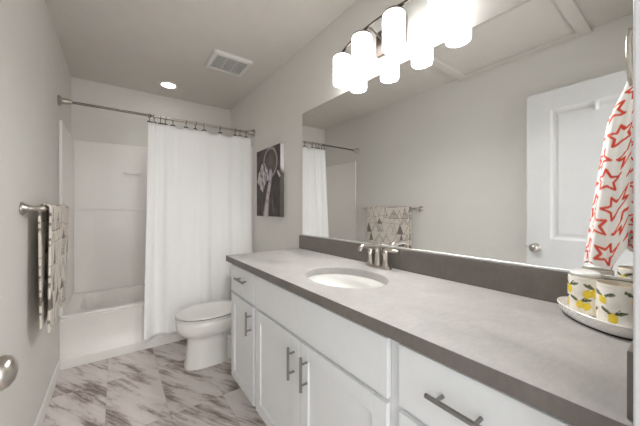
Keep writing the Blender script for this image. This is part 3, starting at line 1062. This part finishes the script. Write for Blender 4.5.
ty = thing('vanity_tray', (TCX, TCY, Z0), 'white oval raised-rim tray on the worktop beside the star towel', 'tray')
make('tray_body', MB().loft([oval(.104, .051, Z0 + .003), oval(.110, .056, Z0 + .006), oval(.119, .064, Z0 + .028), oval(.121, .066, Z0 + .032), oval(.119, .064, Z0 + .034), oval(.116, .061, Z0 + .031), oval(.108, .054, Z0 + .010), oval(.102, .048, Z0 + .008)]), 'tray', ty, smooth=True, angle=50)
make('foot_band', MB().loft([oval(.103, .050, Z0), oval(.1075, .0535, Z0), oval(.1095, .0555, Z0 + .0045), oval(.103, .050, Z0 + .003)], False, False), 'tray_edge', ty, smooth=True)
dots = MB()
for i in range(44):
    a = 2 * PI * i / 44
    for k, zz_ in enumerate((.014, .020, .026)):
        aa = a + (k % 2) * PI / 44
        f = (zz_ - .006) / .024
        p = Vector((TCX, TCY, Z0 + zz_)) + E1 * ((.110 + .009 * f) * math.cos(aa)) + E2 * ((.056 + .009 * f) * math.sin(aa))
        dots.sphere(p, 0.0016, 5)
make('beading', dots, 'tray', ty, smooth=True)


def lemon_col(seed, h, r):
    rl = random.Random(seed)
    items = []
    n_col = 4
    for k in range(n_col):
        for j in range(2):
            an = 2 * PI * (k + (.5 if j == 1 else .12 * j)) / n_col + rl.uniform(-.15, .15)
            items.append((an, h * (.25, .66)[j] + rl.uniform(-.006, .006), rl.uniform(.9, 1.9) * rl.choice((-1, 1)), rl.uniform(.0105, .0135) if j < 2 else rl.uniform(.006, .008), rl.random() < .45))
    yel, yd, gr, gd, br_ = lin((246, 220, 52)), lin((232, 192, 30)), lin((88, 104, 62)), lin((52, 66, 48)), lin((116, 92, 70))
    base = lin((250, 246, 238))

    def f(an, z):
        c = base
        wob = noise.noise((math.cos(an) * 2, math.sin(an) * 2, z * 40))
        c = mixc(c, lin((226, 218, 204)), max(0, wob))
        for a0, z0, rot, s, twin in items:
            da = (an - a0 + PI) % (2 * PI) - PI
            x, y = da * r, z - z0
            if abs(x) > .05 or abs(y) > .05: continue
            # stem and leaves above the fruit
            d_, t = seg_d((x, y), (0, s * .8), (.012 * (1 if rot > 0 else -1), s * 1.9))
            if d_ < .0012: c = br_
            for lx, ly, la in ((.015, s * 1.25, .35), (-.014, s * 1.4, 2.6)):
                ex, ey = x - lx, y - ly
                p, q = ex * math.cos(la) + ey * math.sin(la), -ex * math.sin(la) + ey * math.cos(la)
                if (p / .011) ** 2 + (q / .0040) ** 2 < 1:
                    c = gd if (q > 0.0006) else mixc(gr, lin((150, 152, 96)), .25)
            for sx_ in ((0, s * 1.3 * (1 if rot > 0 else -1)) if twin else (0,)):
                ex, ey = x - sx_, y + abs(sx_) * .25
                p, q = ex * math.cos(rot) + ey * math.sin(rot), -ex * math.sin(rot) + ey * math.cos(rot)
                dd = (p / (s * 1.0)) ** 2 + (q / (s * .78)) ** 2
                tip = math.hypot(abs(p) - s * 1.02, q) < s * .16
                if dd < 1 or tip:
                    c = mixc(yel, yd, sstep(.55, 1, dd))
        return c
    return f


def jar(root, part, cx_, cy_, r, z0, h, seed, thick=0.004, open_top=True):
    f = lemon_col(seed, h, r)
    prof = [(r * .90, 0.0), (r * .97, .003), (r, .010)] + [(r * (1 + .02 * math.sin(PI * k / 40)), .010 + (h - .014) * k / 40) for k in range(1, 41)] + [(r * .985, h - .001), (r - thick * .6, h)]
    n_out = len(prof)
    if open_top:
        prof += [(r - thick, h - .003), (r - thick, .015), (r * .8, .008), (.001, .008)]
    else:
        prof += [(r * .80, h + .004), (r * .45, h + .006), (.001, h + .006)]
    n = 120
    mb = MB()
    mb.lathe(prof, (cx_, cy_, z0), n=n, caps=(True, False))
    cols = []
    for k, (rr_, z) in enumerate(prof):
        for i in range(n):
            cols.append(f(2 * PI * i / n, z) if k < n_out - 2 else lin((238, 230, 212)))
    o = make(part, mb, 'pattern_glaze', root, smooth=True, angle=60)
    paint(o, cols)
    return o


CB = (1.362, 0.120)
CA = (1.438, 0.196)
tu = thing('tumbler', (*CB, Z0 + .009), 'open lemon-print bathroom tumbler nearest the doorway on the tray', 'tumbler')
jar(tu, 'cup', CB[0], CB[1], 0.041, Z0 + .0095, 0.112, 3)
sd = thing('canister', (*CA, Z0 + .009), 'lemon-print canister with a frosted lid at the mirror end of the tray', 'canister')
jar(sd, 'body', CA[0], CA[1], 0.038, Z0 + .0095, 0.106, 8)
zc = Z0 + .0095 + .1065
make('lid', MB().lathe([(.001, 0), (.0325, 0), (.034, .002), (.034, .008), (.031, .011), (.012, .012), (.001, .012)], (CA[0], CA[1], zc), n=40, caps=(False, False)), 'frosted', sd, smooth=True, angle=40)
